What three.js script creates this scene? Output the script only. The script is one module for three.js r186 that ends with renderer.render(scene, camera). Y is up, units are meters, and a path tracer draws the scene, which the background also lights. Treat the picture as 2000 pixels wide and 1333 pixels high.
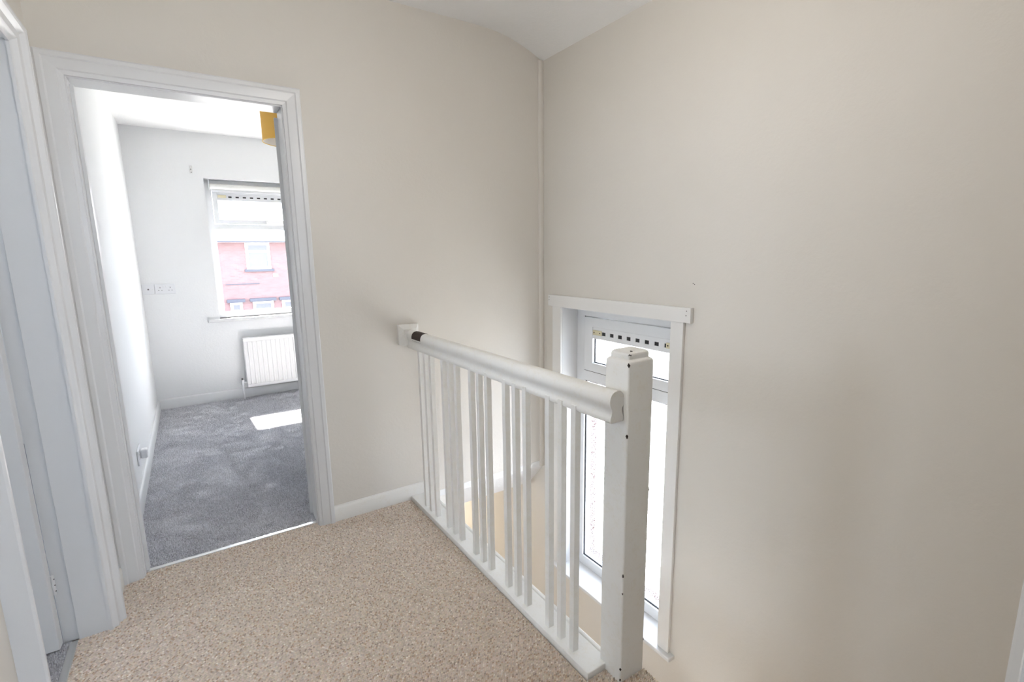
import * as THREE from 'three';
import { RoundedBoxGeometry } from 'three/addons/geometries/RoundedBoxGeometry.js';
import { mergeGeometries, toCreasedNormals } from 'three/addons/utils/BufferGeometryUtils.js';

// ---------------------------------------------------------------- camera, sky, sun, exposure
const scene = new THREE.Scene();
const camera = new THREE.PerspectiveCamera(2 * Math.atan(666.5 / 956.34) * 180 / Math.PI, 2000 / 1333, 0.02, 300);
camera.position.set(-1.8025, 1.3181, 2.4125);
camera.rotation.order = 'YXZ';
camera.rotation.set(-0.1751, -0.5775, -0.0145);
const renderer = new THREE.WebGLRenderer({ antialias: true });
renderer.toneMapping = THREE.LinearToneMapping;
renderer.toneMappingExposure = 2.5;
renderer.shadowMap.enabled = true;
scene.background = new THREE.Color().setRGB(0.84, 0.94, 1.08);       // bright hazy sky
scene.backgroundIntensity = 4.7;
const sun = new THREE.DirectionalLight(new THREE.Color().setRGB(1, 0.95, 0.88), 48);
sun.position.set(-0.6, 10.8, -12.8);
sun.target.position.set(0, 0, -2.8);
sun.castShadow = true;
Object.assign(sun.shadow.camera, { left: -9, right: 9, top: 9, bottom: -9, near: 0.5, far: 40 });
sun.shadow.mapSize.set(2048, 2048);
scene.add(sun, sun.target);

// ---------------------------------------------------------------- helpers
function rng(seed) { let s = seed >>> 0; return () => { s = (s + 0x6d2b79f5) | 0; let t = Math.imul(s ^ (s >>> 15), 1 | s); t = (t + Math.imul(t ^ (t >>> 7), 61 | t)) ^ t; return ((t ^ (t >>> 14)) >>> 0) / 4294967296; }; }
const clamp = (x, a, b) => Math.min(b, Math.max(a, x)), mix = (a, b, t) => a + (b - a) * t;
// value noise on a wrapping lattice
function lattice(n, seed) {
  const r = rng(seed), g = new Float32Array(n * n).map(() => r());
  return (u, v) => {
    const x = u * n, y = v * n, ix = Math.floor(x), iy = Math.floor(y), fx = x - ix, fy = y - iy;
    const sx = fx * fx * (3 - 2 * fx), sy = fy * fy * (3 - 2 * fy), a = ((ix % n) + n) % n, b = (a + 1) % n, c = (((iy % n) + n) % n) * n, d = ((((iy + 1) % n) + n) % n) * n;
    return mix(mix(g[c + a], g[c + b], sx), mix(g[d + a], g[d + b], sx), sy);
  };
}
function tex(size, metres, pixel, srgb) {
  const data = new Uint8Array(size * size * 4);
  for (let y = 0, o = 0; y < size; y++) for (let x = 0; x < size; x++, o += 4) {
    const p = pixel(x / size, y / size, x, y);
    if (typeof p === 'number') data[o] = data[o + 1] = data[o + 2] = clamp(p, 0, 1) * 255;
    else for (let c = 0; c < 3; c++) data[o + c] = clamp(p[c], 0, 1) * 255;
    data[o + 3] = 255;
  }
  const t = new THREE.DataTexture(data, size, size);
  t.wrapS = t.wrapT = THREE.RepeatWrapping; t.magFilter = THREE.LinearFilter; t.minFilter = THREE.LinearMipmapLinearFilter; t.generateMipmaps = true;
  t.repeat.set(1 / metres, 1 / metres);
  if (srgb) t.colorSpace = THREE.SRGBColorSpace;
  t.needsUpdate = true;
  return t;
}
const lin = (r, g, b) => new THREE.Color().setRGB(r, g, b);
const std = (o) => new THREE.MeshStandardMaterial(o), phys = (o) => new THREE.MeshPhysicalMaterial(o);

// uv in metres, from each triangle's main direction
function metres(geo) {
  const g = geo.index ? geo.toNonIndexed() : geo, p = g.attributes.position, uv = new Float32Array(p.count * 2);
  const a = new THREE.Vector3(), b = new THREE.Vector3(), c = new THREE.Vector3(), n = new THREE.Vector3();
  for (let i = 0; i < p.count; i += 3) {
    a.fromBufferAttribute(p, i); b.fromBufferAttribute(p, i + 1); c.fromBufferAttribute(p, i + 2);
    n.copy(b).sub(a).cross(c.clone().sub(a));
    const ax = Math.abs(n.x), ay = Math.abs(n.y), az = Math.abs(n.z);
    for (let k = 0; k < 3; k++) {
      const x = p.getX(i + k), y = p.getY(i + k), z = p.getZ(i + k);
      const q = ay >= ax && ay >= az ? [x, z] : ax >= az ? [z, y] : [x, y];
      uv[(i + k) * 2] = q[0]; uv[(i + k) * 2 + 1] = q[1];
    }
  }
  g.setAttribute('uv', new THREE.BufferAttribute(uv, 2));
  return g;
}
function box(x0, x1, y0, y1, z0, z1, r = 0, seg = 2) {
  const w = Math.abs(x1 - x0), h = Math.abs(y1 - y0), d = Math.abs(z1 - z0);
  const g = r > 0 ? new RoundedBoxGeometry(w, h, d, seg, Math.min(r, w / 2.01, h / 2.01, d / 2.01)) : new THREE.BoxGeometry(w, h, d);
  g.translate((x0 + x1) / 2, (y0 + y1) / 2, (z0 + z1) / 2);
  return metres(g);
}
// a 2D outline (with holes) pushed along an axis: axis 'z' -> outline in (x, y); 'x' -> in (z, y); 'y' -> in (x, z)
function slab(outline, axis, a, b, holes = []) {
  const s = new THREE.Shape(outline.map(([u, v]) => new THREE.Vector2(u, axis === 'y' ? -v : v)));
  for (const h of holes) s.holes.push(new THREE.Path(h.map(([u, v]) => new THREE.Vector2(u, axis === 'y' ? -v : v))));
  const g = new THREE.ExtrudeGeometry(s, { depth: b - a, bevelEnabled: false });
  g.translate(0, 0, a);
  if (axis === 'x') { g.rotateY(Math.PI / 2); g.scale(1, 1, -1); flip(g); }
  if (axis === 'y') { g.rotateX(-Math.PI / 2); }
  return metres(g);
}
function flip(g) {
  const i = g.index;
  if (i) { for (let k = 0; k < i.count; k += 3) { const t = i.getX(k); i.setX(k, i.getX(k + 1)); i.setX(k + 1, t); } return g; }
  for (const name of Object.keys(g.attributes)) {
    const at = g.attributes[name], n = at.itemSize;
    for (let k = 0; k < at.count; k += 3) for (let c = 0; c < n; c++) { const t = at.array[k * n + c]; at.array[k * n + c] = at.array[(k + 1) * n + c]; at.array[(k + 1) * n + c] = t; }
  }
  return g;
}
// a welded frame: outline with openings, pushed along an axis, with a small bevel
function framed(axis, outer, holes, a, b, r = 0.003) {
  const put = (p, [u0, u1, v0, v1]) => { p.moveTo(u0, v0); p.lineTo(u1, v0); p.lineTo(u1, v1); p.lineTo(u0, v1); p.lineTo(u0, v0); return p; };
  const s = put(new THREE.Shape(), [outer[0] + r, outer[1] - r, outer[2] + r, outer[3] - r]);
  for (const [u0, u1, v0, v1] of holes) s.holes.push(put(new THREE.Path(), [u0 - r, u1 + r, v0 - r, v1 + r]));
  const g = new THREE.ExtrudeGeometry(s, { depth: b - a - 2 * r, bevelEnabled: true, bevelSize: r, bevelThickness: r, bevelSegments: 2 });
  g.translate(0, 0, a + r);
  if (axis === 'x') { g.rotateY(Math.PI / 2); g.scale(1, 1, -1); flip(g); g.computeVertexNormals(); }
  return metres(g);
}
const rect = (u0, u1, v0, v1) => [[u0, v0], [u1, v0], [u1, v1], [u0, v1]];
function tri(list) { // list of triangles of [x,y,z]
  const g = new THREE.BufferGeometry();
  g.setAttribute('position', new THREE.Float32BufferAttribute(list.flat(2), 3));
  g.computeVertexNormals();
  return metres(g);
}
// profile polyline (closed) between two ends: ends map a profile point to world
function ruled(profile, endA, endB, crease = 0.5) {
  const A = profile.map(endA), Bp = profile.map(endB), t = [], n = profile.length;
  for (let i = 0; i < n; i++) { const j = (i + 1) % n; t.push([A[i], A[j], Bp[j]], [A[i], Bp[j], Bp[i]]); }
  const pts = profile.map(([u, v]) => new THREE.Vector2(u, v)), caps = THREE.ShapeUtils.triangulateShape(pts, []);
  for (const [a, b, c] of caps) { t.push([A[a], A[b], A[c]]); t.push([Bp[a], Bp[c], Bp[b]]); }
  const g = tri(t), v = new THREE.Vector3(), w = new THREE.Vector3();
  // make it face outwards: signed volume
  let vol = 0; const p = g.attributes.position, x = new THREE.Vector3();
  for (let i = 0; i < p.count; i += 3) { v.fromBufferAttribute(p, i); w.fromBufferAttribute(p, i + 1); x.fromBufferAttribute(p, i + 2); vol += v.dot(w.cross(x)); }
  if (vol < 0) { flip(g); g.computeVertexNormals(); }
  return metres(toCreasedNormals(g, crease));
}
const taken = new Map();
function numbered(name) { const n = taken.get(name) ?? 0; taken.set(name, n + 1); return n ? name + '_' + String(n).padStart(3, '0') : name; }
function mesh(name, geos, material, parent, label) {
  const list = Array.isArray(geos) ? geos : [geos];
  const g = list.length > 1 ? mergeGeometries(list.map((q) => { const c = q.index ? q.toNonIndexed() : q; for (const k of Object.keys(c.attributes)) if (!['position', 'normal', 'uv'].includes(k)) c.deleteAttribute(k); return c; })) : list[0];
  const m = new THREE.Mesh(g, material);
  m.name = parent ? name : numbered(name);
  m.castShadow = m.receiveShadow = true;
  if (label) m.userData.label = label;
  (parent ?? scene).add(m);
  return m;
}
function group(name, label, category, kind, at) {
  const g = new THREE.Group(); g.name = numbered(name); g.userData = { label, category };
  if (kind) g.userData.kind = kind;
  if (at) g.position.set(...at);
  scene.add(g);
  return g;
}
function tag(o, label, category, kind) { o.userData.label = label; o.userData.category = category; if (kind) o.userData.kind = kind; return o; }
const struct = (name, geos, m, label, category) => tag(mesh(name, geos, m), label, category, 'structure');

// ---------------------------------------------------------------- materials
const nA = lattice(8, 11), nB = lattice(24, 12), nC = lattice(90, 13), nD = lattice(256, 14), nE = lattice(512, 15);
const wallBump = tex(1024, 0.9, (u, v) => 0.5 * nC(u, v) + 0.3 * nD(u, v) + 0.2 * nB(u, v));
const brushBump = tex(512, 0.25, (u, v) => 0.6 * lat1(u, v) + 0.4 * nC(u, v));
function lat1(u, v) { return nE(u * 0.5, v * 0.02) * 0.6 + nD(u, v * 0.06) * 0.4; }
const beige = std({ color: lin(0.745, 0.71, 0.655), roughness: 0.75, bumpMap: wallBump, bumpScale: 0.0004 });
const bedWhite = std({ color: lin(0.84, 0.85, 0.855), roughness: 0.8, bumpMap: wallBump, bumpScale: 0.0005 });
const ceilWhite = std({ color: lin(0.88, 0.88, 0.875), roughness: 0.85, bumpMap: wallBump, bumpScale: 0.001 });
const hallPeach = std({ color: lin(0.78, 0.62, 0.45), roughness: 0.8, bumpMap: wallBump, bumpScale: 0.0005 });
const gloss = std({ color: lin(0.76, 0.765, 0.77), roughness: 0.32, bumpMap: brushBump, bumpScale: 0.00003 });
// old cream gloss on the banister: faint yellowed mottling and grey smudges
const oldMap = tex(1024, 0.5, (u, v) => {
  const s = clamp((nB(u, v) * 0.6 + nC(u, v) * 0.4 - 0.56) * 4, 0, 1), d = clamp((nD(u, v) * 0.7 + nC(u, v) * 0.3 - 0.76) * 8, 0, 1);
  return [mix(0.935, 0.928, s) - 0.02 * d, mix(0.93, 0.920, s) - 0.022 * d, mix(0.915, 0.895, s) - 0.03 * d];
}, true);
const cream = std({ map: oldMap, roughness: 0.35, bumpMap: brushBump, bumpScale: 0.00004 });
const trimWhite = std({ color: lin(0.82, 0.81, 0.79), roughness: 0.4, bumpMap: brushBump, bumpScale: 0.00004 });
const pinGrey = std({ color: lin(0.22, 0.22, 0.23), roughness: 0.6 });
const chip = std({ color: lin(0.035, 0.022, 0.018), roughness: 0.7 });
const upvc = std({ color: lin(0.82, 0.835, 0.85), roughness: 0.25 });
const gasket = std({ color: lin(0.03, 0.032, 0.035), roughness: 0.7 });
const plastic = std({ color: lin(0.8, 0.81, 0.83), roughness: 0.35 });
const radiatorWhite = std({ color: lin(0.84, 0.84, 0.84), roughness: 0.3 });
const metal = std({ color: lin(0.75, 0.75, 0.74), roughness: 0.28, metalness: 1 });
const darkMetal = std({ color: lin(0.12, 0.12, 0.12), roughness: 0.45, metalness: 0.8 });
const ivory = std({ color: lin(0.72, 0.66, 0.46), roughness: 0.5 });
const clearGlass = phys({ color: 0xffffff, roughness: 0, transmission: 1, thickness: 0, ior: 1.45 });
const stipple = tex(512, 0.34, (u, v) => { const q = nC(u, v) * 0.6 + nD(u, v) * 0.4; return 0.08 + 0.46 * clamp((q - 0.40) * 4.5, 0, 1); });
const frosted = phys({ color: lin(0.96, 0.975, 1), roughness: 1, roughnessMap: stipple, transmission: 1, thickness: 0, ior: 1.45, bumpMap: stipple, bumpScale: 0.002 });

// yarn colours of the two carpets; the loops and tufts themselves are built on the floors below
const yarnTone = (r) => { const q = r(), t = 0.86 + 0.28 * r(); return (q < 0.10 ? [0.62, 0.47, 0.35] : q < 0.16 ? [0.53, 0.435, 0.365] : q < 0.24 ? [0.90, 0.83, 0.75] : [0.77, mix(0.655, 0.69, r()), mix(0.555, 0.605, r())]).map((c) => c * t); };
const berberMap = tex(512, 0.6, (u, v) => { const n = 0.94 + 0.08 * nD(u, v) + 0.04 * nC(u, v); return [0.90 * n, 0.83 * n, 0.75 * n]; }, true);
const berber = std({ map: berberMap, roughness: 1 });
const loopYarn = std({ color: lin(1, 1, 1), roughness: 1 });
const greyMap = tex(512, 0.6, (u, v) => { const n = 0.92 + 0.1 * nD(u, v) + 0.05 * nC(u, v); return [0.66 * n, 0.66 * n, 0.685 * n]; }, true);
const greyCarpet = std({ map: greyMap, roughness: 1 });

// ---------------------------------------------------------------- the setting
const WL = -2.177, BL = -2.15, CEIL = 2.49, BED = -2.78, BCEIL = 2.388;
// landing floor
struct('floor', slab([[WL, 0], [-2.094, 0], [-2.094, -0.035], [-1.391, -0.035], [-1.391, 0], [-0.915, 0], [-0.899, 1.425], [-0.815, 1.425], [-0.815, 1.49], [-0.715, 1.49], [-0.715, 2.41], [-2.09, 2.41], [WL, 2.35], [WL, 1.10], [-2.268, 1.10], [-2.268, 0.295], [WL, 0.295]], 'y', -0.2, 0),
  berber, 'beige and brown looped carpet covering the landing floor', 'floor');
struct('floor', slab([[BL, BED], [0, BED], [0, -0.105], [-1.391, -0.105], [-1.391, -0.05], [-2.094, -0.05], [-2.094, -0.105], [BL, -0.105]], 'y', -0.13, 0.006),
  greyCarpet, 'grey deep pile carpet on the bedroom floor beyond the doorway', 'floor');
struct('floor', slab([[-4.9, -2.4], [-2.30, -2.4], [-2.30, 0.295], [-2.282, 0.295], [-2.282, 1.10], [-2.30, 1.10], [-2.30, 2.4], [-4.9, 2.4]], 'y', -0.2, 0.004),
  greyCarpet, 'grey carpet glimpsed in the left doorway below the open door', 'floor');
{
  const floors = scene.children.filter((o) => o.name.startsWith('floor')), M = new THREE.Matrix4(), Q = new THREE.Quaternion(), E = new THREE.Euler(), V = new THREE.Vector3(), S = new THREE.Vector3(), c = new THREE.Color();
  const inPoly = (poly, x, z) => { let k = false; for (let i = 0, j = poly.length - 1; i < poly.length; j = i++) { const [xi, zi] = poly[i], [xj, zj] = poly[j]; if ((zi > z) !== (zj > z) && x < (xj - xi) * (z - zi) / (zj - zi) + xi) k = !k; } return k; };
  const strew = (name, geo, mat, floor, list) => {
    const im = new THREE.InstancedMesh(geo, mat, list.length); im.name = name; im.castShadow = im.receiveShadow = true; im.userData.kind = 'stuff';
    list.forEach(([x, y, z, rx, ry, rz, sx, sy, sz, col], i) => { im.setMatrixAt(i, M.compose(V.set(x, y, z), Q.setFromEuler(E.set(rx, ry, rz)), S.set(sx, sy, sz))); im.setColorAt(i, c.setRGB(...col)); });
    floor.add(im);
  };
  { // looped weave of the landing carpet: staggered rows of little arches of yarn
    const r = rng(77), list = [], poly = [[WL, 0], [-2.094, 0], [-2.094, -0.03], [-1.391, -0.03], [-1.391, 0], [-0.917, 0], [-0.901, 1.423], [-0.818, 1.423], [-0.818, 1.49], [-0.717, 1.49], [-0.717, 2.2], [WL, 2.2], [WL, 1.10], [-2.265, 1.10], [-2.265, 0.295], [WL, 0.295]];
    const px = 0.0072, pz = 0.0054;
    for (let row = 0, z = -0.03; z < 2.2; row++, z += pz) for (let x = -2.265 + (row % 2 ? px / 2 : 0); x < -0.71; x += px) {
      const X = x + (r() - 0.5) * 0.0011, Z = z + (r() - 0.5) * 0.0009;
      if (inPoly(poly, X, Z)) list.push([X, 0.0006 + r() * 0.0006, Z, (r() - 0.5) * 0.5, 0.35 + (r() - 0.5) * 0.5, (r() - 0.5) * 0.35, 0.0037, 0.0034 + r() * 0.0014, 0.0024, yarnTone(r)]);
    }
    strew('carpet_loops', new THREE.IcosahedronGeometry(1, 1), loopYarn, floors[0], list);
  }
  { // twisted tufts of the bedroom carpet, brushed this way and that
    const r = rng(91), list = [], p = 0.0052;
    const tuft = new THREE.ConeGeometry(1, 1, 5, 1, true).translate(0, 0.5, 0);
    for (let z = BED + 0.02; z < -0.052; z += p) for (let x = BL + 0.018; x < -0.75; x += p) {
      if (z > -0.115 && (x < -2.088 || x > -1.397)) continue;
      if (x > -1.30 + 0.16 * -z) continue;                            // beyond this the door frame hides the floor
      const u = (x + 3) / 1.6, v = (z + 4) / 1.6, lay = (nA(u, v) - 0.5) * 2.2 + (nB(u, v) - 0.5) * 1.4, lean = 0.25 + 0.6 * nB(v, u), t = 0.78 + 0.44 * r(), k = 0.66 * t;
      list.push([x + (r() - 0.5) * p, 0.0045, z + (r() - 0.5) * p, lean * Math.cos(lay * 3) + (r() - 0.5) * 0.5, r() * 6.28, lean * Math.sin(lay * 3) + (r() - 0.5) * 0.5, 0.0036, 0.009 + 0.005 * r(), 0.0036, [k, k, k * 1.05]]);
    }
    strew('carpet_tufts', tuft, loopYarn, floors[1], list);
    const more = [];
    for (let z = 0.31; z < 1.09; z += p) for (let x = -2.62; x < -2.291; x += p) {
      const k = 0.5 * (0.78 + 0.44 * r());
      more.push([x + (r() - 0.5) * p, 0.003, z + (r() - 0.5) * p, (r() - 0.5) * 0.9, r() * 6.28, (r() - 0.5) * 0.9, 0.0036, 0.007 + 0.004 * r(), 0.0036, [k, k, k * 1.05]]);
    }
    strew('carpet_tufts', tuft, loopYarn, floors[2], more);
  }
}
struct('floor', box(-2.3, 0.0, -0.2, 0, 2.41, 4.4), std({ color: lin(0.5, 0.48, 0.45), roughness: 0.6 }), 'plain vinyl floor of the room behind the viewer', 'floor');
struct('floor', box(-0.8, 0, -2.86, -2.66, -2.9, 2.35), berber, 'hall floor at the foot of the stairs', 'floor');
// landing walls
const wallB = struct('wall_back', slab([[-2.3, 0], [-2.12, 0], [-2.12, 1.985], [-1.365, 1.985], [-1.365, 0], [0, 0], [0, 2.7], [-2.3, 2.7]], 'z', -0.105, 0), beige, 'beige painted landing wall holding the bedroom doorway', 'wall');
struct('wall_right', slab([[-2.9, -2.86], [2.47, -2.86], [2.47, 2.7], [-0.105, 2.7], [-0.105, -0.15], [-2.9, -0.15]], 'x', 0, 0.176, [rect(0.187, 1.030, -0.65, 1.012)]), beige, 'tall beige painted stairwell wall around the narrow window', 'wall');
for (const [y, z] of [[1.184, 1.074], [1.181, 1.081]]) mesh('nail_hole', metres(new THREE.SphereGeometry(0.0022, 10, 8).scale(0.3, 1, 1).translate(0, y, z)), std({ color: lin(0.06, 0.05, 0.045), roughness: 0.9 }), scene.children.find((o) => o.name === 'wall_right'));
struct('wall_outside', slab([[-2.9, -2.86], [2.47, -2.86], [2.47, 2.7], [-2.9, 2.7]], 'x', 0.1765, 0.29, [rect(0.187, 1.030, -0.65, 1.012)]), std({ color: lin(0.10, 0.055, 0.05), roughness: 0.95, bumpMap: wallBump, bumpScale: 0.002 }), 'dark red brick outer face of the stairwell wall', 'wall');
struct('wall_left', slab([[0, -0.2], [2.47, -0.2], [2.47, 2.7], [0, 2.7]], 'x', -2.3, WL, [rect(0.275, 1.125, -0.19, 1.985)]), beige, 'beige painted landing wall at far left with a doorway', 'wall');
struct('wall_near', slab([[-2.3, -0.2], [-0.0, -0.2], [-0.0, 2.7], [-2.3, 2.7]], 'z', 2.366, 2.48, [rect(-2.115, -1.315, -0.19, 1.985)]), beige, 'beige wall with the doorway the viewer stands in', 'wall');
// landing ceiling: flat, curving down to the stairwell wall
{
  const pts = [[-2.3, CEIL], [-0.42, CEIL]];
  for (let i = 1; i <= 14; i++) { const t = i / 14, x = -0.42 + 0.42 * t; pts.push([x, CEIL - 0.098 * Math.pow(t, 2.1)]); }
  const out = [...pts, [0, 2.75], [-2.3, 2.75]];
  const g = ruled(out, ([x, y]) => [x, y, 0], ([x, y]) => [x, y, 2.366], 0.3);
  struct('ceiling', g, ceilWhite, 'white landing ceiling curving down to the stairwell wall', 'ceiling');
}
// sloping underside of the bedroom floor over the stairs
struct('ceiling', ruled([[0, -0.038], [-0.161, -0.222], [-0.161, -0.001], [0, -0.001]], ([z, y]) => [-0.8, y, z], ([z, y]) => [0, y, z], 0.2), ceilWhite, 'white sloping bulkhead edge above the stairs, behind the balusters', 'ceiling');
struct('ceiling', box(-0.8, 0, -0.222, -0.17, -2.9, -0.16), ceilWhite, 'hall ceiling beyond the sloping bulkhead', 'ceiling');
struct('wall_stairside', slab([[-2.9, -2.66], [1.45, -2.66], [1.45, -0.2], [-2.9, -0.2]], 'x', -0.86, -0.80), beige, 'wall along the stairs below the landing', 'wall');
struct('wall_hall', box(-0.8, 0, -2.66, -0.2, -2.95, -2.9), hallPeach, 'end wall of the hall below', 'wall');
struct('wall_stairnear', box(-0.8, 0, -2.66, -0.2, 2.35, 2.45), beige, 'wall below the landing at the top of the stairs', 'wall');
// bedroom shell
struct('wall_bedroomleft', box(-2.3, BL, -0.2, 2.7, -3.05, -0.106), bedWhite, 'white bedroom wall on the left of the doorway view', 'wall');
const BW = { x0: -1.607, x1: -0.5, y0: 0.775, y1: 2.012 };
struct('wall_bedroomback', slab([[BL, -0.2], [0.27, -0.2], [0.27, 2.7], [BL, 2.7]], 'z', -3.05, BED, [rect(BW.x0, BW.x1, BW.y0, BW.y1)]), bedWhite, 'white bedroom wall with the window and radiator', 'wall');
struct('wall_bedroomright', box(0, 0.176, -0.15, 2.7, BED, -0.105), bedWhite, 'white bedroom wall hidden on the right', 'wall');
struct('wall_bedroomnear', slab([[BL, 0.007], [-2.12, 0.007], [-2.12, 1.985], [-1.365, 1.985], [-1.365, 0.007], [0, 0.007], [0, 2.7], [BL, 2.7]], 'z', -0.112, -0.1055), bedWhite, 'white bedroom side of the doorway wall', 'wall');
struct('ceiling', box(-2.3, 0.27, BCEIL, 2.7, -3.05, -0.105), ceilWhite, 'white bedroom ceiling', 'ceiling');
// room beyond the left doorway
struct('wall_roomnorth', box(-4.9, -2.3, -0.2, 2.7, -2.65, -2.4), bedWhite, 'white wall of the room on the left', 'wall');
struct('wall_roomsouth', box(-4.9, -2.3, -0.2, 2.7, 2.4, 2.5), bedWhite, 'white wall of the room on the left, nearer the viewer', 'wall');
struct('wall_roomwindow', slab(rect(-2.65, 2.5, -0.2, 2.7), 'x', -5.15, -4.9, [rect(-0.5, 1.0, 0.9, 2.2)]), bedWhite, 'white window wall of the room on the left', 'wall');
struct('wall_roomside', slab([[-2.4, 0.005], [0.275, 0.005], [0.275, 1.985], [1.125, 1.985], [1.125, 0.005], [2.4, 0.005], [2.4, 2.7], [-2.4, 2.7]], 'x', -2.306, -2.3005), bedWhite, 'white room side of the left landing wall', 'wall');
struct('ceiling', box(-5.15, -2.3, 2.4, 2.7, -2.65, 2.5), ceilWhite, 'white ceiling of the room on the left', 'ceiling');
// room behind the viewer
struct('wall_bathright', box(0, 0.27, -0.2, 2.7, 2.47, 4.4), bedWhite, 'white wall of the room behind the viewer, window side', 'wall');
struct('wall_bathleft', box(-2.4, -2.3, -0.2, 2.7, 2.47, 4.4), bedWhite, 'white wall of the room behind the viewer', 'wall');
struct('wall_bathend', slab(rect(-2.4, 0.27, -0.2, 2.7), 'z', 4.4, 4.6, [rect(-1.9, -0.7, 1.0, 2.1)]), bedWhite, 'white end wall of the room behind the viewer', 'wall');
struct('ceiling', box(-2.4, 0.27, 2.4, 2.7, 2.47, 4.4), ceilWhite, 'white ceiling of the room behind the viewer', 'ceiling');

// boxed pipe in the corner
{
  const prof = [[-0.031, 0], [-0.031, 0.005], [-0.028, 0.010], [-0.022, 0.0135], [-0.012, 0.0145], [-0.004, 0.0135], [0, 0.012], [0, 0]];
  struct('trim_1', ruled(prof, ([x, z]) => [x, -0.036, z], ([x, z]) => [x, 2.392, z], 0.9), beige, 'slim beige painted pipe running up the wall corner', 'pipe');
}
// skirting boards
const skirt = (t, h) => [[0, 0], [t, 0], [t, h - 0.012], [t * 0.75, h - 0.004], [t * 0.4, h], [0, h]];
struct('baseboard_back', ruled(skirt(0.018, 0.082), ([t, y]) => [-1.318, y, t], ([t, y]) => [-0.81, y, t], 0.6), cream, 'short white skirting board between the doorway and the banister', 'baseboard');
struct('baseboard_left', ruled(skirt(0.018, 0.09), ([t, y]) => [WL + t, y, 0.024], ([t, y]) => [WL + t, y, 0.25], 0.6), cream, 'tiny piece of skirting between the two door frames', 'baseboard');
struct('baseboard_bedroomleft', ruled(skirt(0.016, 0.1), ([t, y]) => [BL + t, y, BED], ([t, y]) => [BL + t, y, -0.112], 0.6), gloss, 'white skirting board along the left bedroom wall', 'baseboard');
struct('baseboard_bedroomback', ruled(skirt(0.016, 0.1), ([t, y]) => [BL + 0.016, y, BED + t], ([t, y]) => [-0.001, y, BED + t], 0.6), gloss, 'white skirting board under the bedroom radiator', 'baseboard');

// ---------------------------------------------------------------- door frames
const archProfile = [[0, 0], [0, 0.010], [0.013, 0.0125], [0.017, 0.0175], [0.050, 0.0195], [0.055, 0.0245], [0.068, 0.0245], [0.073, 0.020], [0.073, 0]];
const beadProfile = [[0, 0], [0, 0.007], [0.004, 0.0085], [0.008, 0.012], [0.011, 0.017], [0.016, 0.0205], [0.022, 0.0215], [0.028, 0.0215], [0.033, 0.023], [0.037, 0.028], [0.041, 0.034], [0.046, 0.0365], [0.053, 0.0365], [0.056, 0.033], [0.056, 0]];
// an architrave round an opening a0..a1 wide and h high; place(a, y, v) maps along, up, proud to the world
function architrave(parent, prof, a0, a1, h, place, m, cutLow) {
  const low = (u) => (cutLow !== undefined ? Math.max(a0 - u, cutLow) : a0 - u);
  mesh('architrave', ruled(prof, ([u, v]) => place(low(u), 0, v), ([u, v]) => place(low(u), h + u, v), 0.45), m, parent);
  mesh('architrave', ruled(prof, ([u, v]) => place(a1 + u, 0, v), ([u, v]) => place(a1 + u, h + u, v), 0.45), m, parent);
  mesh('architrave', ruled(prof, ([u, v]) => place(low(u), h + u, v), ([u, v]) => place(a1 + u, h + u, v), 0.45), m, parent);
}
{ // bedroom door
  const d = group('door_1', 'white painted bedroom door frame with the door folded back inside', 'door', 'structure');
  architrave(d, archProfile, -2.094, -1.391, 1.961, (a, y, v) => [a, y, v], gloss, WL);
  mesh('lining', box(-2.12, -2.089, 0, 1.985, -0.112, 0, 0.0015), gloss, d);
  mesh('lining', box(-1.396, -1.365, 0, 1.985, -0.112, 0, 0.0015), gloss, d);
  mesh('lining', box(-2.089, -1.396, 1.955, 1.985, -0.112, 0, 0.0015), gloss, d);
  mesh('door_stop', box(-2.089, -2.077, 0.008, 1.943, -0.068, -0.035, 0.0015), gloss, d);
  mesh('scribe_strip', box(-2.1765, -2.1665, 0, 2.034, 0, 0.021, 0.001), gloss, d);
  const leaf = new THREE.Group(); leaf.name = 'door_leaf'; leaf.position.set(-1.374, 0, -0.124); leaf.rotation.y = THREE.MathUtils.degToRad(-12); d.add(leaf);
  mesh('panel', box(-0.035, 0.0, 0.012, 1.94, -0.69, 0, 0.002), gloss, leaf);
  mesh('handle', [new THREE.SphereGeometry(0.026, 16, 12).translate(0.045, 0.98, -0.63), new THREE.CylinderGeometry(0.012, 0.016, 0.05, 14).rotateZ(Math.PI / 2).translate(0.022, 0.98, -0.63)], metal, leaf);
}
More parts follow.
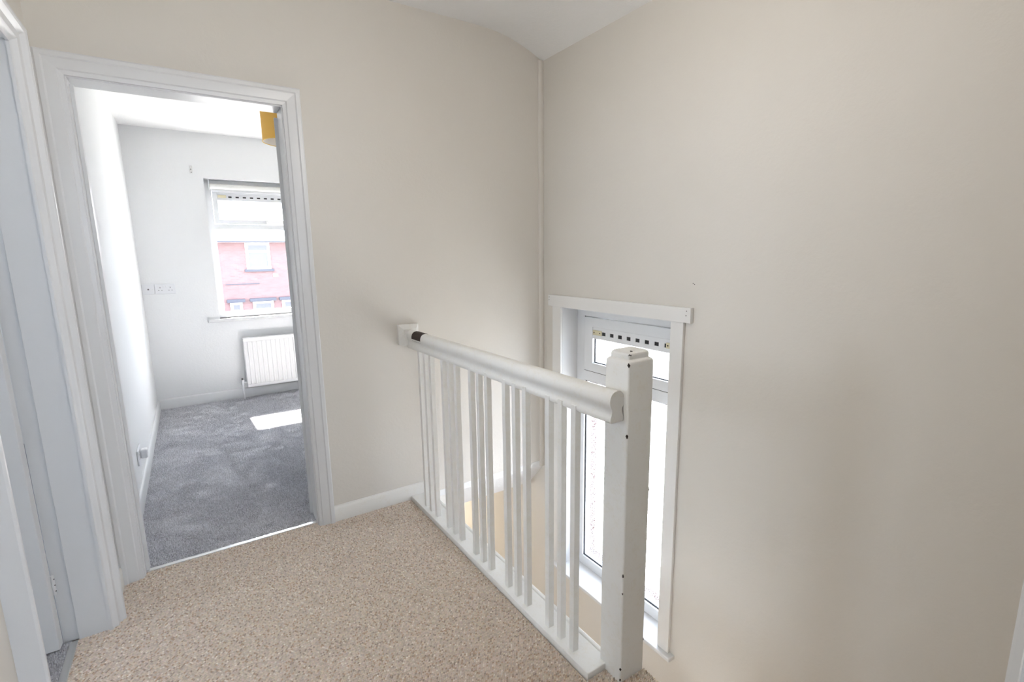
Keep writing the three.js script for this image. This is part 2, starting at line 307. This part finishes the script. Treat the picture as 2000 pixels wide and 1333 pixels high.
{ // left-hand door
  const d = group('door_2', 'white door frame at far left with its door standing open', 'door', 'structure');
  architrave(d, beadProfile, 0.306, 1.094, 1.955, (a, y, v) => [WL + v * 1.19, y, a], gloss);
  mesh('lining', [box(-2.262, WL, 0, 1.985, 0.275, 0.300, 0.001), box(-2.306, -2.262, 0, 1.985, 0.275, 0.289, 0.001)], gloss, d);
  mesh('lining', box(-2.306, WL, 0, 1.985, 1.100, 1.125, 0.001), gloss, d);
  mesh('lining', box(-2.306, WL, 1.961, 1.985, 0.300, 1.100, 0.001), gloss, d);
  const leaf = new THREE.Group(); leaf.name = 'door_leaf'; leaf.position.set(-2.303, 0, 0.300); leaf.rotation.y = THREE.MathUtils.degToRad(-3); d.add(leaf);
  mesh('panel', box(-0.76, 0.0, 0.014, 1.945, 0.004, 0.041, 0.002), gloss, leaf);
  for (const y of [0.235, 1.70]) {
    const hg = mesh('hinge', [new THREE.CylinderGeometry(0.005, 0.005, 0.07, 10).translate(0.004, y, 0.004)].map(metres), gloss, leaf);
    for (const q of [-0.022, 0, 0.022]) mesh('screw', metres(new THREE.SphereGeometry(0.002, 10, 8).translate(0.0085, y + q, 0.007)), darkMetal, hg);
  }
}
{ // doorway the viewer stands in
  const d = group('door_3', 'white door frame edge just beside the viewer at lower right', 'door', 'structure');
  architrave(d, archProfile, -2.094, -1.336, 1.961, (a, y, v) => [a, y, 2.366 - v], gloss);
  mesh('lining', box(-2.115, -2.09, 0, 1.985, 2.366, 2.486, 0.001), gloss, d);
  mesh('lining', box(-1.340, -1.315, 0, 1.985, 2.366, 2.486, 0.001), gloss, d);
  mesh('lining', box(-2.09, -1.340, 1.955, 1.985, 2.366, 2.486, 0.001), gloss, d);
}
// threshold strips
tag(mesh('threshold_strip', box(-2.089, -1.396, -0.002, 0.007, -0.052, -0.030, 0.003, 2), metal), 'thin bright metal carpet strip across the bedroom doorway', 'strip');
tag(mesh('threshold_strip', box(-2.288, -2.264, -0.002, 0.006, 0.301, 1.099, 0.003, 2), metal), 'metal carpet strip in the left doorway beside grey carpet', 'strip');

// ---------------------------------------------------------------- banister
const BX = (z) => 0.0135 * z;                                        // the banister leaves the wall a touch askew
{
  const b = group('banister', 'cream painted landing banister with square balusters and stout newel post', 'banister', null, [0, 0, 0]);
  const skew = (g) => { const p = g.attributes.position; for (let i = 0; i < p.count; i++) p.setX(i, p.getX(i) + BX(p.getZ(i))); return g; };
  // base
  mesh('base_board', [skew(box(-0.914, -0.822, -0.03, 0.024, 0.002, 1.425, 0.003)), skew(box(-0.822, -0.816, -0.03, 0.017, 0.002, 1.425, 0)), skew(box(-0.816, -0.800, -0.22, 0.022, 0.002, 1.425, 0.006, 3))], cream, b);
  // balusters
  const g0 = box(-0.011, 0.011, 0.02, 0.868, -0.011, 0.011, 0.0012, 1);
  for (let k = 0; k < 19; k++) {
    if (k % 4 === 3) continue;
    const z = 0.171 - 0.011 + 0.0646 * k, m = mesh('baluster', g0, cream, b);
    m.position.set(-0.883 + BX(z), 0, z);
  }
  // handrail: domed top, waist, flared foot
  const half = [[0.000, 0.0], [0.022, 0.0], [0.0245, 0.004], [0.0245, 0.014], [0.021, 0.022], [0.0185, 0.031], [0.0195, 0.040], [0.0245, 0.047], [0.0275, 0.056], [0.0275, 0.065], [0.025, 0.075], [0.020, 0.083], [0.0125, 0.0885], [0.0, 0.091]];
  const prof = [...half.slice(1), ...half.slice(1, -1).reverse().map(([x, y]) => [-x, y])];
  const rx = (z) => -0.873 + 0.0185 * z, ry = 0.851;
  mesh('handrail', ruled(prof, ([x, y]) => [rx(0.03) + x, ry + y, 0.03], ([x, y]) => [rx(1.475) + x, ry + y, 1.475], 0.7), cream, b);
  // black patch wrapped over the rail by the wall
  {
    const top = prof.filter(([, y]) => y > 0.046).sort((p, q) => Math.atan2(p[1] - 0.05, p[0]) - Math.atan2(q[1] - 0.05, q[0]));
    const o = (p, s) => { const dx = p[0], dy = p[1] - 0.055, l = Math.hypot(dx, dy) || 1; return [p[0] + dx / l * s, p[1] + dy / l * s]; };
    const outer = top.map((p) => o(p, 0.0012)), inner = top.map((p) => o(p, -0.001)).reverse();
    mesh('bare_patch', ruled([...outer, ...inner], ([x, y]) => [rx(0.1) + x, ry + y, 0.1], ([x, y]) => [rx(0.205) + x, ry + y, 0.205], 0.7), chip, b, 'dark brown bare patch on the rail near the wall');
  }
  mesh('wall_plate', [ruled([[-0.054, -0.052], [0.054, -0.052], [0.054, 0.052], [-0.054, 0.052]], ([x, y]) => [-0.882 + x, 0.918 + y, 0.0005], ([x, y]) => [-0.882 + x, 0.918 + y, 0.020], 0.2),
    ruled([[-1, -1], [1, -1], [1, 1], [-1, 1]], ([x, y]) => [-0.882 + x * 0.054, 0.918 + y * 0.052, 0.020], ([x, y]) => [-0.880 + x * 0.034, 0.905 + y * 0.042, 0.036], 0.2)], cream, b);
  // newel post: square with rounded arrises, stepped cap
  const nx0 = -0.820, nx1 = -0.718, nz0 = 1.398, nz1 = 1.490, cx = (nx0 + nx1) / 2, cz = (nz0 + nz1) / 2, hx = (nx1 - nx0) / 2, hz = (nz1 - nz0) / 2;
  const rounded = (ax, az, r) => { const o = []; for (const [sx, sz, a0] of [[1, 1, 0], [-1, 1, 90], [-1, -1, 180], [1, -1, 270]]) for (let i = 0; i <= 4; i++) { const a = (a0 + i * 22.5) * Math.PI / 180; o.push([cx + sx * (ax - r) + Math.cos(a) * r, cz + sz * (az - r) + Math.sin(a) * r]); } return o; };
  const rings = [[0, -1.0, 0.006], [0, 1.012, 0.006], [0.0012, 1.018, 0.006], [0.004, 1.0225, 0.006], [0.008, 1.0245, 0.006], [0.0095, 1.026, 0.006], [0.0095, 1.037, 0.006], [0.011, 1.042, 0.006], [0.015, 1.0455, 0.006], [0.022, 1.0475, 0.005]].map(([inset, y, r]) => rounded(hx - inset, hz - inset, r).map(([x, z]) => [x, y, z]));
  const t = [];
  for (let i = 0; i + 1 < rings.length; i++) for (let k = 0; k < 20; k++) { const q = (k + 1) % 20; t.push([rings[i][k], rings[i + 1][k], rings[i][q]], [rings[i][q], rings[i + 1][k], rings[i + 1][q]]); }
  for (let k = 0; k < 20; k++) { const L = rings[rings.length - 1]; t.push([L[k], [cx, 1.052, cz], L[(k + 1) % 20]]); t.push([rings[0][k], rings[0][(k + 1) % 20], [cx, -1.0, cz]]); }
  const newel = mesh('newel_post', metres(toCreasedNormals(tri(t), 0.6)), cream, b);
  // knocks where the paint has come off
  const r = rng(5), blob = (x, y, z, s, sy) => { const g = new THREE.IcosahedronGeometry(1, 2), p = g.attributes.position; const ph = r() * 9; for (let i = 0; i < p.count; i++) { const q = 1 + 0.35 * Math.sin(5 * p.getX(i) + ph) * Math.cos(4 * p.getY(i) + ph * 2); p.setXYZ(i, p.getX(i) * q * s, p.getY(i) * q * s * sy, p.getZ(i) * q * s); } g.computeVertexNormals(); g.translate(x, y, z); return metres(g); };
  for (const [x, y, z, s, sy] of [[nx0 + 0.003, 1.012, nz1 - 0.003, 0.0035, 1.6], [nx0 + 0.016, 1.038, nz1 - 0.014, 0.0055, 0.6], [nx0 + 0.028, 1.0468, nz1 - 0.02, 0.004, 0.35], [nx0 + 0.0025, 0.806, nz1 - 0.0025, 0.0034, 1.8], [nx0 + 0.0025, 0.37, nz1 - 0.0025, 0.0026, 2.5], [nx0 + 0.0025, 0.31, nz1 - 0.0025, 0.002, 2], [nx0 + 0.0025, 0.05, nz1 - 0.0025, 0.003, 1.5], [nx0 + 0.0025, 0.012, nz1 - 0.0025, 0.0025, 2], [nx1 - 0.002, 0.62, nz1 - 0.002, 0.0022, 3], [nx1 - 0.0025, 0.11, nz1 - 0.0025, 0.0025, 2.5]])
    mesh('paint_chip', blob(x, y, z, s, sy), chip, newel);
}

// ---------------------------------------------------------------- stairwell window
{
  const w = group('window_1', 'narrow white stairwell window with obscured glass and slotted vent', 'window', 'structure');
  const z0 = 0.192, z1 = 1.025, zt = 0.977, y0 = -0.645, y1 = 1.008, fx0 = 0.113, fx1 = 0.175;
  mesh('reveal', box(0, fx0 + 0.01, y0, y1, 0.187, z0, 0.001), gloss, w);
  mesh('reveal', box(0, fx0 + 0.01, y0, y1, z1, 1.030, 0.001), gloss, w);
  mesh('reveal', box(0, fx0 + 0.01, y1, 1.012, z0, z1, 0.001), gloss, w);
  // trim boards on the wall
  mesh('trim_board', box(-0.016, -0.0005, y0, 1.0135, 0.116, z0, 0.002), trimWhite, w);
  mesh('trim_board', box(-0.016, -0.0005, y0, 1.0135, zt, 1.045, 0.002), trimWhite, w);
  const head = mesh('head_board', box(-0.022, -0.0005, 1.014, 1.080, 0.081, 1.084, 0.0015), trimWhite, w);
  for (const [z, y] of [[0.093, 1.066], [0.092, 1.050], [1.064, 1.066], [1.062, 1.046]]) mesh('nail_hole', new THREE.CylinderGeometry(0.0022, 0.0022, 0.001, 10).rotateZ(Math.PI / 2).translate(-0.0222, y, z), chip, head);
  mesh('sill', box(-0.042, fx0 + 0.01, y0 - 0.022, y0, 0.09, 1.072, 0.006, 3), gloss, w);
  // upvc frame
  const zL = z0 + 0.068, zR = z1 - 0.068, yB = y0 + 0.062, yT = y1 - 0.05, tr0 = 0.572, tr1 = 0.634;
  mesh('frame', framed('x', [z0, z1, y0, y1], [[zL, zR, yB, tr0], [zL, zR, tr1, yT]], fx0, fx1), upvc, w);
  const sash = mesh('sash', framed('x', [zL + 0.003, zR - 0.003, tr1 + 0.003, yT - 0.003], [[zL + 0.073, zR - 0.073, tr1 + 0.055, yT - 0.058]], fx0 - 0.006, fx1 - 0.01), upvc, w);
  const sz0 = zL + 0.073, sz1 = zR - 0.073, sy0 = tr1 + 0.055, sy1 = yT - 0.058;
  const ring = (x, a0, a1, b0, b1, t) => [box(x, x + 0.006, b0, b1, a0, a0 + t), box(x, x + 0.006, b0, b1, a1 - t, a1), box(x, x + 0.006, b0, b0 + t, a0, a1), box(x, x + 0.006, b1 - t, b1, a0, a1)];
  mesh('gasket', ring(fx0 + 0.012, sz0, sz1, sy0, sy1, 0.004), gasket, sash);
  mesh('pane', box(fx0 + 0.02, fx0 + 0.0201, sy0, sy1, sz0, sz1), frosted, sash);
  mesh('gasket', ring(fx0 - 0.001, zL, zR, tr1, yT, 0.0035).slice(0, 3), gasket, w);
  mesh('gasket', ring(fx0 + 0.012, zL, zR, yB, tr0, 0.006), gasket, w);
  mesh('pane', box(fx0 + 0.03, fx0 + 0.0301, yB, tr0, zL, zR), frosted, w);
  // slotted trickle vent across the top of the sash
  const vy0 = sy1 - 0.066, vy1 = sy1 + 0.001, vent = new THREE.Group(); vent.name = 'trickle_vent'; w.add(vent);
  const holes = []; for (let k = 0; k < 8; k++) { const z = sz0 + 0.073 + k * 0.0625; holes.push(rect(z, z + 0.028, vy0 + 0.024, vy0 + 0.044)); }
  const face = slab(rect(sz0, sz1, vy0, vy1), 'x', fx0 - 0.002, fx0 + 0.001, holes);
  mesh('vent_plate', face, upvc, vent);
  mesh('vent_back', box(fx0 + 0.0012, fx0 + 0.006, vy0, vy1, sz0, sz1), gasket, vent);
  for (const [a, b] of [[sz0 + 0.002, sz0 + 0.073], [sz0 + 0.524, sz0 + 0.59]]) {
    const e = mesh('vent_slider', box(fx0 - 0.007, fx0 - 0.001, vy0 + 0.022, vy0 + 0.05, a, b, 0.002), ivory, vent, 'yellowed cream vent slider end');
    for (const z of [a + 0.012, b - 0.012]) mesh('screw', new THREE.CylinderGeometry(0.0035, 0.0035, 0.002, 12).rotateZ(Math.PI / 2).translate(fx0 - 0.0075, vy0 + 0.036, z), chip, e);
  }
}

// ---------------------------------------------------------------- bedroom window
{
  const w = group('window_2', 'white bedroom window with fixed lower pane and small top opener', 'window', 'structure');
  const { x0, x1, y0, y1 } = BW, fz1 = -2.862, fz0 = -2.93;
  mesh('sill', box(x0 - 0.095, x1 + 0.095, y0 - 0.026, y0, fz1, BED + 0.034, 0.005, 3), gloss, w);
  const xL = x0 + 0.052, xR = x1 - 0.052, yB = y0 + 0.05, yT = y1 - 0.05, tr0 = 1.583, tr1 = 1.628;
  mesh('frame', framed('z', [x0, x1, y0, y1], [[xL, xR, yB, tr0], [xL, xR, tr1, yT]], fz0, fz1), upvc, w);
  const sx0 = xL + 0.042, sx1 = xR - 0.042, sy0 = tr1 + 0.04, sy1 = 1.898, sz = fz1 + 0.006;
  const sash = mesh('sash', framed('z', [xL + 0.003, xR - 0.003, tr1 + 0.003, yT - 0.003], [[sx0, sx1, sy0, sy1]], fz0 + 0.02, sz), upvc, w);
  mesh('pane', box(sx0, sx1, sy0, sy1, fz0 + 0.03, fz0 + 0.0301), clearGlass, sash);
  mesh('pane', box(xL, xR, yB, tr0, fz0 + 0.03, fz0 + 0.0301), clearGlass, w);
  mesh('handle', [box(-1.135, -1.045, tr1 + 0.010, tr1 + 0.030, sz, sz + 0.012, 0.004), box(-1.12, -0.98, tr1 + 0.012, tr1 + 0.028, sz + 0.018, sz + 0.032, 0.006, 3), new THREE.CylinderGeometry(0.008, 0.008, 0.03, 12).rotateX(Math.PI / 2).translate(-1.09, tr1 + 0.02, sz + 0.015)], plastic, w);
  const vent = new THREE.Group(); vent.name = 'trickle_vent'; w.add(vent);
  const vy0 = 1.838, holes = []; for (let k = 0; k < 13; k++) { const x = sx0 + 0.087 + k * 0.0585; if (x + 0.03 < sx1 - 0.03) holes.push(rect(x, x + 0.027, vy0 + 0.025, vy0 + 0.038)); }
  mesh('vent_plate', slab(rect(sx0, sx1, vy0, sy1), 'z', sz - 0.012, sz - 0.009, holes), plastic, vent);
  mesh('vent_back', box(sx0, sx1, vy0, sy1, sz - 0.017, sz - 0.0122), gasket, vent);
  mesh('vent_slider', box(sx0 + 0.003, sx0 + 0.07, vy0 + 0.022, vy0 + 0.046, sz - 0.004, sz + 0.002, 0.002), ivory, vent, 'yellowed cream vent slider end');
}
{ // rolled-up blind at the window head
  const b = group('roller_blind', 'rolled up white roller blind at the head of the bedroom window', 'blind', null, [-1.053, 1.952, -2.832]);
  mesh('fabric_roll', new THREE.CylinderGeometry(0.024, 0.024, 1.02, 28).rotateZ(Math.PI / 2), std({ color: lin(0.80, 0.80, 0.77), roughness: 0.8 }), b);
  for (const s of [-1, 1]) mesh('bracket', box(s * 0.518 - 0.004, s * 0.518 + 0.004, -0.03, 0.059, -0.024, 0.026, 0.003), plastic, b);
  mesh('bottom_bar', box(-0.505, 0.505, -0.046, -0.024, -0.012, 0.002, 0.004), plastic, b);
}

// ---------------------------------------------------------------- bedroom things
{ // radiator
  const r = group('radiator', 'white panel radiator under the bedroom window', 'radiator', null, [-1.093, 0, BED]);
  const hw = 0.358, y0 = 0.118, y1 = 0.588, zf = 0.092;
  const prof = [[-hw, 0.052], [-hw, zf - 0.006], [-hw + 0.006, zf]];
  const n = 17, pitch = (hw * 2 - 0.05) / n;
  for (let i = 0; i < n; i++) { const c = -hw + 0.025 + pitch * (i + 0.5), q = pitch * 0.5; prof.push([c - q * 0.95, zf], [c - q * 0.62, zf], [c - q * 0.36, zf + 0.009], [c + q * 0.36, zf + 0.009], [c + q * 0.62, zf]); }
  prof.push([hw - 0.006, zf], [hw, zf - 0.006], [hw, 0.052]);
  mesh('panel', [ruled(prof, ([x, z]) => [x, y0 + 0.032, z], ([x, z]) => [x, y1 - 0.036, z], 0.5), box(-hw, hw, y1 - 0.037, y1, 0.045, zf + 0.004, 0.008, 3), box(-hw, hw, y0, y0 + 0.033, 0.05, zf + 0.004, 0.008, 3)], radiatorWhite, r);
  for (const x of [-0.24, 0.24]) mesh('bracket', box(x - 0.02, x + 0.02, y0 + 0.06, y1 - 0.06, 0.0005, 0.053), radiatorWhite, r);
  const v = mesh('valve', [new THREE.CylinderGeometry(0.013, 0.013, 0.045, 16).translate(-hw - 0.036, y0 + 0.055, 0.07), new THREE.CylinderGeometry(0.010, 0.010, 0.045, 14).rotateZ(Math.PI / 2).translate(-hw - 0.018, y0 + 0.045, 0.07)].map(metres), plastic, r);
  mesh('valve_cap', metres(new THREE.CylinderGeometry(0.007, 0.007, 0.016, 12).translate(-hw - 0.036, y0 + 0.085, 0.07)), darkMetal, v);
  mesh('pipe', metres(new THREE.CylinderGeometry(0.0085, 0.0085, y0 + 0.03, 14).translate(-hw - 0.036, (y0 + 0.03) / 2 + 0.005, 0.07)), plastic, r);
}
{ // pendant lamp
  const l = group('pendant_lamp', 'mustard yellow drum lampshade hanging from the bedroom ceiling', 'lamp', null, [-1.128, BCEIL, -1.4]);
  const R = 0.163, t = -0.086, b = -0.292;
  const mustard = phys({ color: lin(0.74, 0.44, 0.10), roughness: 0.9, bumpMap: brushBump, bumpScale: 0.0004 });
  const shade = mesh('shade', metres(new THREE.CylinderGeometry(R, R, t - b, 56, 1, true).translate(0, (t + b) / 2, 0)), mustard, l);
  mesh('shade_lining', metres(new THREE.CylinderGeometry(R - 0.002, R - 0.002, t - b - 0.004, 56, 1, true).translate(0, (t + b) / 2, 0)), std({ color: lin(0.80, 0.74, 0.66), roughness: 0.7, side: THREE.DoubleSide }), shade);
  for (const y of [t, b]) mesh('rim', metres(new THREE.TorusGeometry(R, 0.0025, 8, 56).rotateX(Math.PI / 2).translate(0, y, 0)), std({ color: lin(0.74, 0.50, 0.12), roughness: 0.8 }), shade);
  mesh('spider', [0, 1, 2].map((k) => { const g = new THREE.CylinderGeometry(0.0018, 0.0018, R - 0.02, 6).rotateZ(Math.PI / 2).translate((R + 0.02) / 2, t - 0.01, 0); g.rotateY(k * 2.094); return metres(g); }), metal, l);
  mesh('cord', metres(new THREE.CylinderGeometry(0.0035, 0.0035, 0.09, 10).translate(0, -0.045, 0)), plastic, l);
  mesh('ceiling_rose', metres(new THREE.CylinderGeometry(0.036, 0.042, 0.022, 28).translate(0, -0.011, 0)), plastic, l);
  mesh('lamp_holder', metres(new THREE.CylinderGeometry(0.018, 0.02, 0.055, 18).translate(0, -0.112, 0)), plastic, l);
  mesh('bulb', metres(new THREE.SphereGeometry(0.03, 20, 14).translate(0, -0.168, 0)), std({ color: lin(0.85, 0.84, 0.80), roughness: 0.3 }), l);
}
// wall plates; local x across, y up, z out of the wall
function plate(name, label, w, at, turn, pins, sockets) {
  const g = group(name, label, name === 'light_switch' ? 'switch' : 'socket', null, at); g.rotation.y = turn;
  mesh('plate', box(-w / 2, w / 2, -0.043, 0.043, 0.0005, 0.009, 0.003, 2), plastic, g);
  for (const [x, y, a, b] of pins) mesh('pin_hole', box(x - a / 2, x + a / 2, y - b / 2, y + b / 2, 0.0086, 0.0095), pinGrey, g);
  for (const x of sockets ?? []) mesh('rocker', box(x - 0.006, x + 0.006, 0.012, 0.030, 0.009, 0.0125, 0.002), plastic, g);
  return g;
}
{
  const p = plate('aerial_socket', 'square white aerial socket beside the bedroom corner', 0.086, [-2.104, 1.068, BED], 0, [[0, 0, 0.012, 0.012]]);
  for (const x of [-0.03, 0.03]) mesh('screw', metres(new THREE.CylinderGeometry(0.003, 0.003, 0.001, 10).rotateX(Math.PI / 2).translate(x, 0, 0.0095)), metal, p);
  const three = (x) => [[x, 0.012, 0.005, 0.010], [x - 0.011, -0.012, 0.008, 0.005], [x + 0.011, -0.012, 0.008, 0.005]];
  plate('double_socket', 'white double power socket next to the square aerial plate', 0.146, [-1.985, 1.068, BED], 0, [...three(-0.036), ...three(0.036)], [-0.009, 0.009]);
  const low = plate('double_socket', 'white power socket with a plug, low on the left bedroom wall', 0.146, [BL, 0.235, -0.93], Math.PI / 2, three(-0.036), [-0.009, 0.009]);
  mesh('plug', box(0.012, 0.06, -0.032, 0.02, 0.009, 0.042, 0.008, 3), plastic, low);
  const sw = plate('light_switch', 'small white light switch on the bedroom wall by the doorway', 0.086, [BL, 1.06, -0.40], Math.PI / 2, []);
  mesh('rocker', box(-0.008, 0.008, -0.014, 0.014, 0.009, 0.015, 0.002), plastic, sw);
}
{
  const c = group('curtain_bracket', 'small metal curtain bracket left above the bedroom window', 'bracket', null, [-1.690, 2.078, BED]);
  mesh('base', box(-0.009, 0.009, -0.032, 0.032, 0.0005, 0.006, 0.002), metal, c);
  mesh('hook', [box(-0.006, 0.006, -0.006, 0.004, 0.006, 0.045, 0.002), box(-0.006, 0.006, -0.006, 0.022, 0.038, 0.045, 0.002)], metal, c);
  for (const y of [-0.024, 0.024]) mesh('screw', metres(new THREE.CylinderGeometry(0.004, 0.004, 0.002, 10).rotateX(Math.PI / 2).translate(0, y, 0.0065)), darkMetal, c);
}
// window of the room on the left (lights the landing through the open door)
{
  const w = group('window_3', 'wide white window of the room on the left', 'window', 'structure');
  mesh('frame', framed('x', [-0.5, 1.0, 0.9, 2.2], [[-0.44, 0.22, 0.96, 2.14], [0.28, 0.94, 0.96, 2.14]], -5.08, -5.01), upvc, w);
  for (const z of [-0.44, 0.28]) mesh('pane', box(-5.045, -5.0449, 0.96, 2.14, z, z + 0.66), clearGlass, w);
}

// window of the room behind the viewer
{
  const w = group('window_4', 'white obscured window of the room behind the viewer', 'window', 'structure');
  mesh('frame', [box(-1.9, -0.7, 1.0, 1.06, 4.48, 4.54), box(-1.9, -0.7, 2.04, 2.1, 4.48, 4.54), box(-1.9, -1.84, 1.06, 2.04, 4.48, 4.54), box(-0.76, -0.7, 1.06, 2.04, 4.48, 4.54)], upvc, w);
  mesh('pane', box(-1.84, -0.76, 1.06, 2.04, 4.51, 4.5101), frosted, w);
}
// lamp over the top of the stairs, out of view above the viewer
{
  const l = group('ceiling_lamp', 'white globe ceiling lamp over the landing, above the view', 'lamp', null, [-1.15, CEIL, 1.45]);
  mesh('ceiling_rose', metres(new THREE.CylinderGeometry(0.04, 0.046, 0.022, 24).translate(0, -0.011, 0)), plastic, l);
  mesh('cord', metres(new THREE.CylinderGeometry(0.0035, 0.0035, 0.36, 8).translate(0, -0.19, 0)), plastic, l);
  mesh('lamp_globe', metres(new THREE.SphereGeometry(0.1, 32, 20).translate(0, -0.46, 0)), std({ color: lin(0.8, 0.8, 0.78), roughness: 0.4, emissive: lin(1, 0.96, 0.92), emissiveIntensity: 0.6 }), l);
  const p = new THREE.PointLight(lin(1, 0.95, 0.89), 0.42); p.position.set(-1.15, CEIL - 0.46, 1.45); p.castShadow = true; p.shadow.radius = 5; scene.add(p);
}

// hall lamp at the foot of the stairs
{
  const l = group('hall_lamp', 'warm globe lamp in the hall below, hidden under the landing', 'lamp', null, [-0.4, -0.222, -1.9]);
  mesh('cord', metres(new THREE.CylinderGeometry(0.0035, 0.0035, 0.26, 8).translate(0, -0.13, 0)), plastic, l);
  mesh('lamp_globe', metres(new THREE.SphereGeometry(0.08, 28, 18).translate(0, -0.34, 0)), std({ color: lin(0.8, 0.78, 0.72), roughness: 0.4, emissive: lin(1, 0.92, 0.8), emissiveIntensity: 0.8 }), l);
  const p = new THREE.PointLight(lin(1, 0.93, 0.82), 0.9); p.position.set(-0.4, -0.562, -1.9); p.castShadow = true; p.shadow.radius = 4; scene.add(p);
}

// ---------------------------------------------------------------- stairs below the landing
{
  const s = group('staircase', 'carpeted stairs turning down beside the landing banister', 'stairs', null, [0, 0, 0]);
  const P = [-0.71, 1.495], rise = 0.19;
  const win = [[P, [-0.71, 2.349], [-0.163, 2.349]], [P, [-0.163, 2.349], [0, 2.349], [0, 1.824]], [P, [0, 1.824], [0, 1.495]]];
  win.forEach((poly, i) => mesh('tread', slab(poly, 'y', -rise * (i + 1) - 0.2, -rise * (i + 1)), berber, s));
  for (let j = 1; j <= 10; j++) mesh('tread', box(-0.79, -0.001, -0.57 - rise * j - 0.2, -0.57 - rise * j, 1.39 - 0.22 * j - 0.02, 1.39 - 0.22 * (j - 1), 0.01), berber, s);
}

// ---------------------------------------------------------------- outside
const ground = std({ color: lin(0.30, 0.30, 0.29), roughness: 0.95, bumpMap: wallBump, bumpScale: 0.003 });
tag(mesh('street_ground', box(-45, 45, -2.95, -2.87, -50, 40), ground), 'pale street and gardens outside the windows', 'ground', 'structure');
{
  const brickMap = tex(1024, 1.8, (u, v) => {
    const rows = 24, cols = 8, row = Math.floor(v * rows), uu = u * cols + (row % 2 ? 0.5 : 0), col = Math.floor(uu), fu = uu - col, fv = v * rows - row;
    const m = fu < 0.05 || fv < 0.14, k = nD(((col % cols) + 0.5) / cols * 0.91, (row + 0.5) / rows), g = 0.9 + 0.2 * nE(u, v);
    return m ? [0.42 * g, 0.37 * g, 0.36 * g] : [mix(0.38, 0.44, k) * g, mix(0.29, 0.345, k) * g, mix(0.30, 0.35, k) * g];
  }, true);
  const brick = std({ map: brickMap, roughness: 0.95 }), slate = std({ color: lin(0.045, 0.048, 0.065), roughness: 0.8 }), pvc = std({ color: lin(0.75, 0.77, 0.8), roughness: 0.4 });
  const dark = phys({ color: lin(0.075, 0.078, 0.10), roughness: 0.5 });
  const h = group('brick_house', 'red brick house across the street seen through the bedroom window', 'house', null, [0, 0, -24]);
  mesh('wall', box(-9, 10, -2.87, 2.05, -7, 0), brick, h);
  mesh('roof', ruled([[0.35, 2.05], [0.35, 2.12], [-3.5, 4.2], [-7.35, 2.12], [-7.35, 2.05]], ([z, y]) => [-9.3, y, z], ([z, y]) => [10.3, y, z], 0.2), std({ color: lin(0.5, 0.5, 0.52), roughness: 0.8 }), h);
  mesh('gutter', box(-9.3, 10.3, 2.05, 2.12, 0.3, 0.42, 0.02), slate, h, 'dark gutter along the eaves');
  const win = (x0, x1, y0, y1, lintel) => {
    const f = mesh('window', framed('z', [x0, x1, y0, y1], [[x0 + 0.12, x1 - 0.12, y0 + 0.12, y1 - 0.46], [x0 + 0.12, x1 - 0.12, y1 - 0.34, y1 - 0.1]], 0.001, 0.06, 0.008), pvc, h);
    mesh('glazing', box(x0 + 0.05, x1 - 0.05, y0 + 0.05, y1 - 0.05, 0.002, 0.02), dark, f);
    mesh('sill', box(x0 - 0.1, x1 + 0.12, y0 - 0.11, y0, 0, 0.12), slate, f);
    if (lintel) mesh('lintel', box(x0 - 0.12, x1 + 0.12, y1 + 0.02, y1 + 0.16, 0, 0.2), slate, f);
  };
  win(0.53, 1.57, 0.80, 2.03);
  win(4.6, 5.64, 0.80, 2.03); win(-4.2, -3.1, 0.80, 2.03);
  win(-0.33, 0.18, -2.0, -0.74, true); win(0.62, 1.52, -2.0, -0.74, true); win(1.9, 2.5, -2.0, -0.74, true);
  mesh('cable', box(-0.42, 1.0, 0.10, 0.14, 0, 0.03), slate, h);
  mesh('wall_box', box(1.62, 1.84, 0.42, 0.56, 0, 0.06), pvc, h);
}
{ // the house next door, close beyond the stairwell window
  const render = std({ color: lin(0.42, 0.41, 0.40), roughness: 0.95, bumpMap: wallBump, bumpScale: 0.003 });
  const n = group('neighbour_house', 'pale rendered house next door behind the obscured stairwell glass', 'house', null, [0, 0, 0]);
  mesh('wall', box(5.2, 11, -2.87, 1.6, -4.5, 7), render, n);
  mesh('roof', ruled([[5.0, 1.6], [11.2, 1.6], [8.1, 3.6]], ([x, y]) => [x, y, -4.8], ([x, y]) => [x, y, 7.3], 0.2), std({ color: lin(0.2, 0.19, 0.19), roughness: 0.9 }), n);
}
{ // our own eaves, which shade the top of the bedroom window
  struct('trim_2', [box(-6, 1.2, 2.16, 2.24, -3.62, -3.05), box(-6, 1.2, 2.16, 2.3, -3.68, -3.62)], upvc, 'white eaves board outside above the bedroom window', 'eaves');
  struct('roof_slab', box(-6, 1.0, 2.76, 2.84, -3.1, 5), std({ color: lin(0.3, 0.3, 0.31), roughness: 0.9 }), 'roof over the upper floor', 'roof');
}
renderer.render(scene, camera);
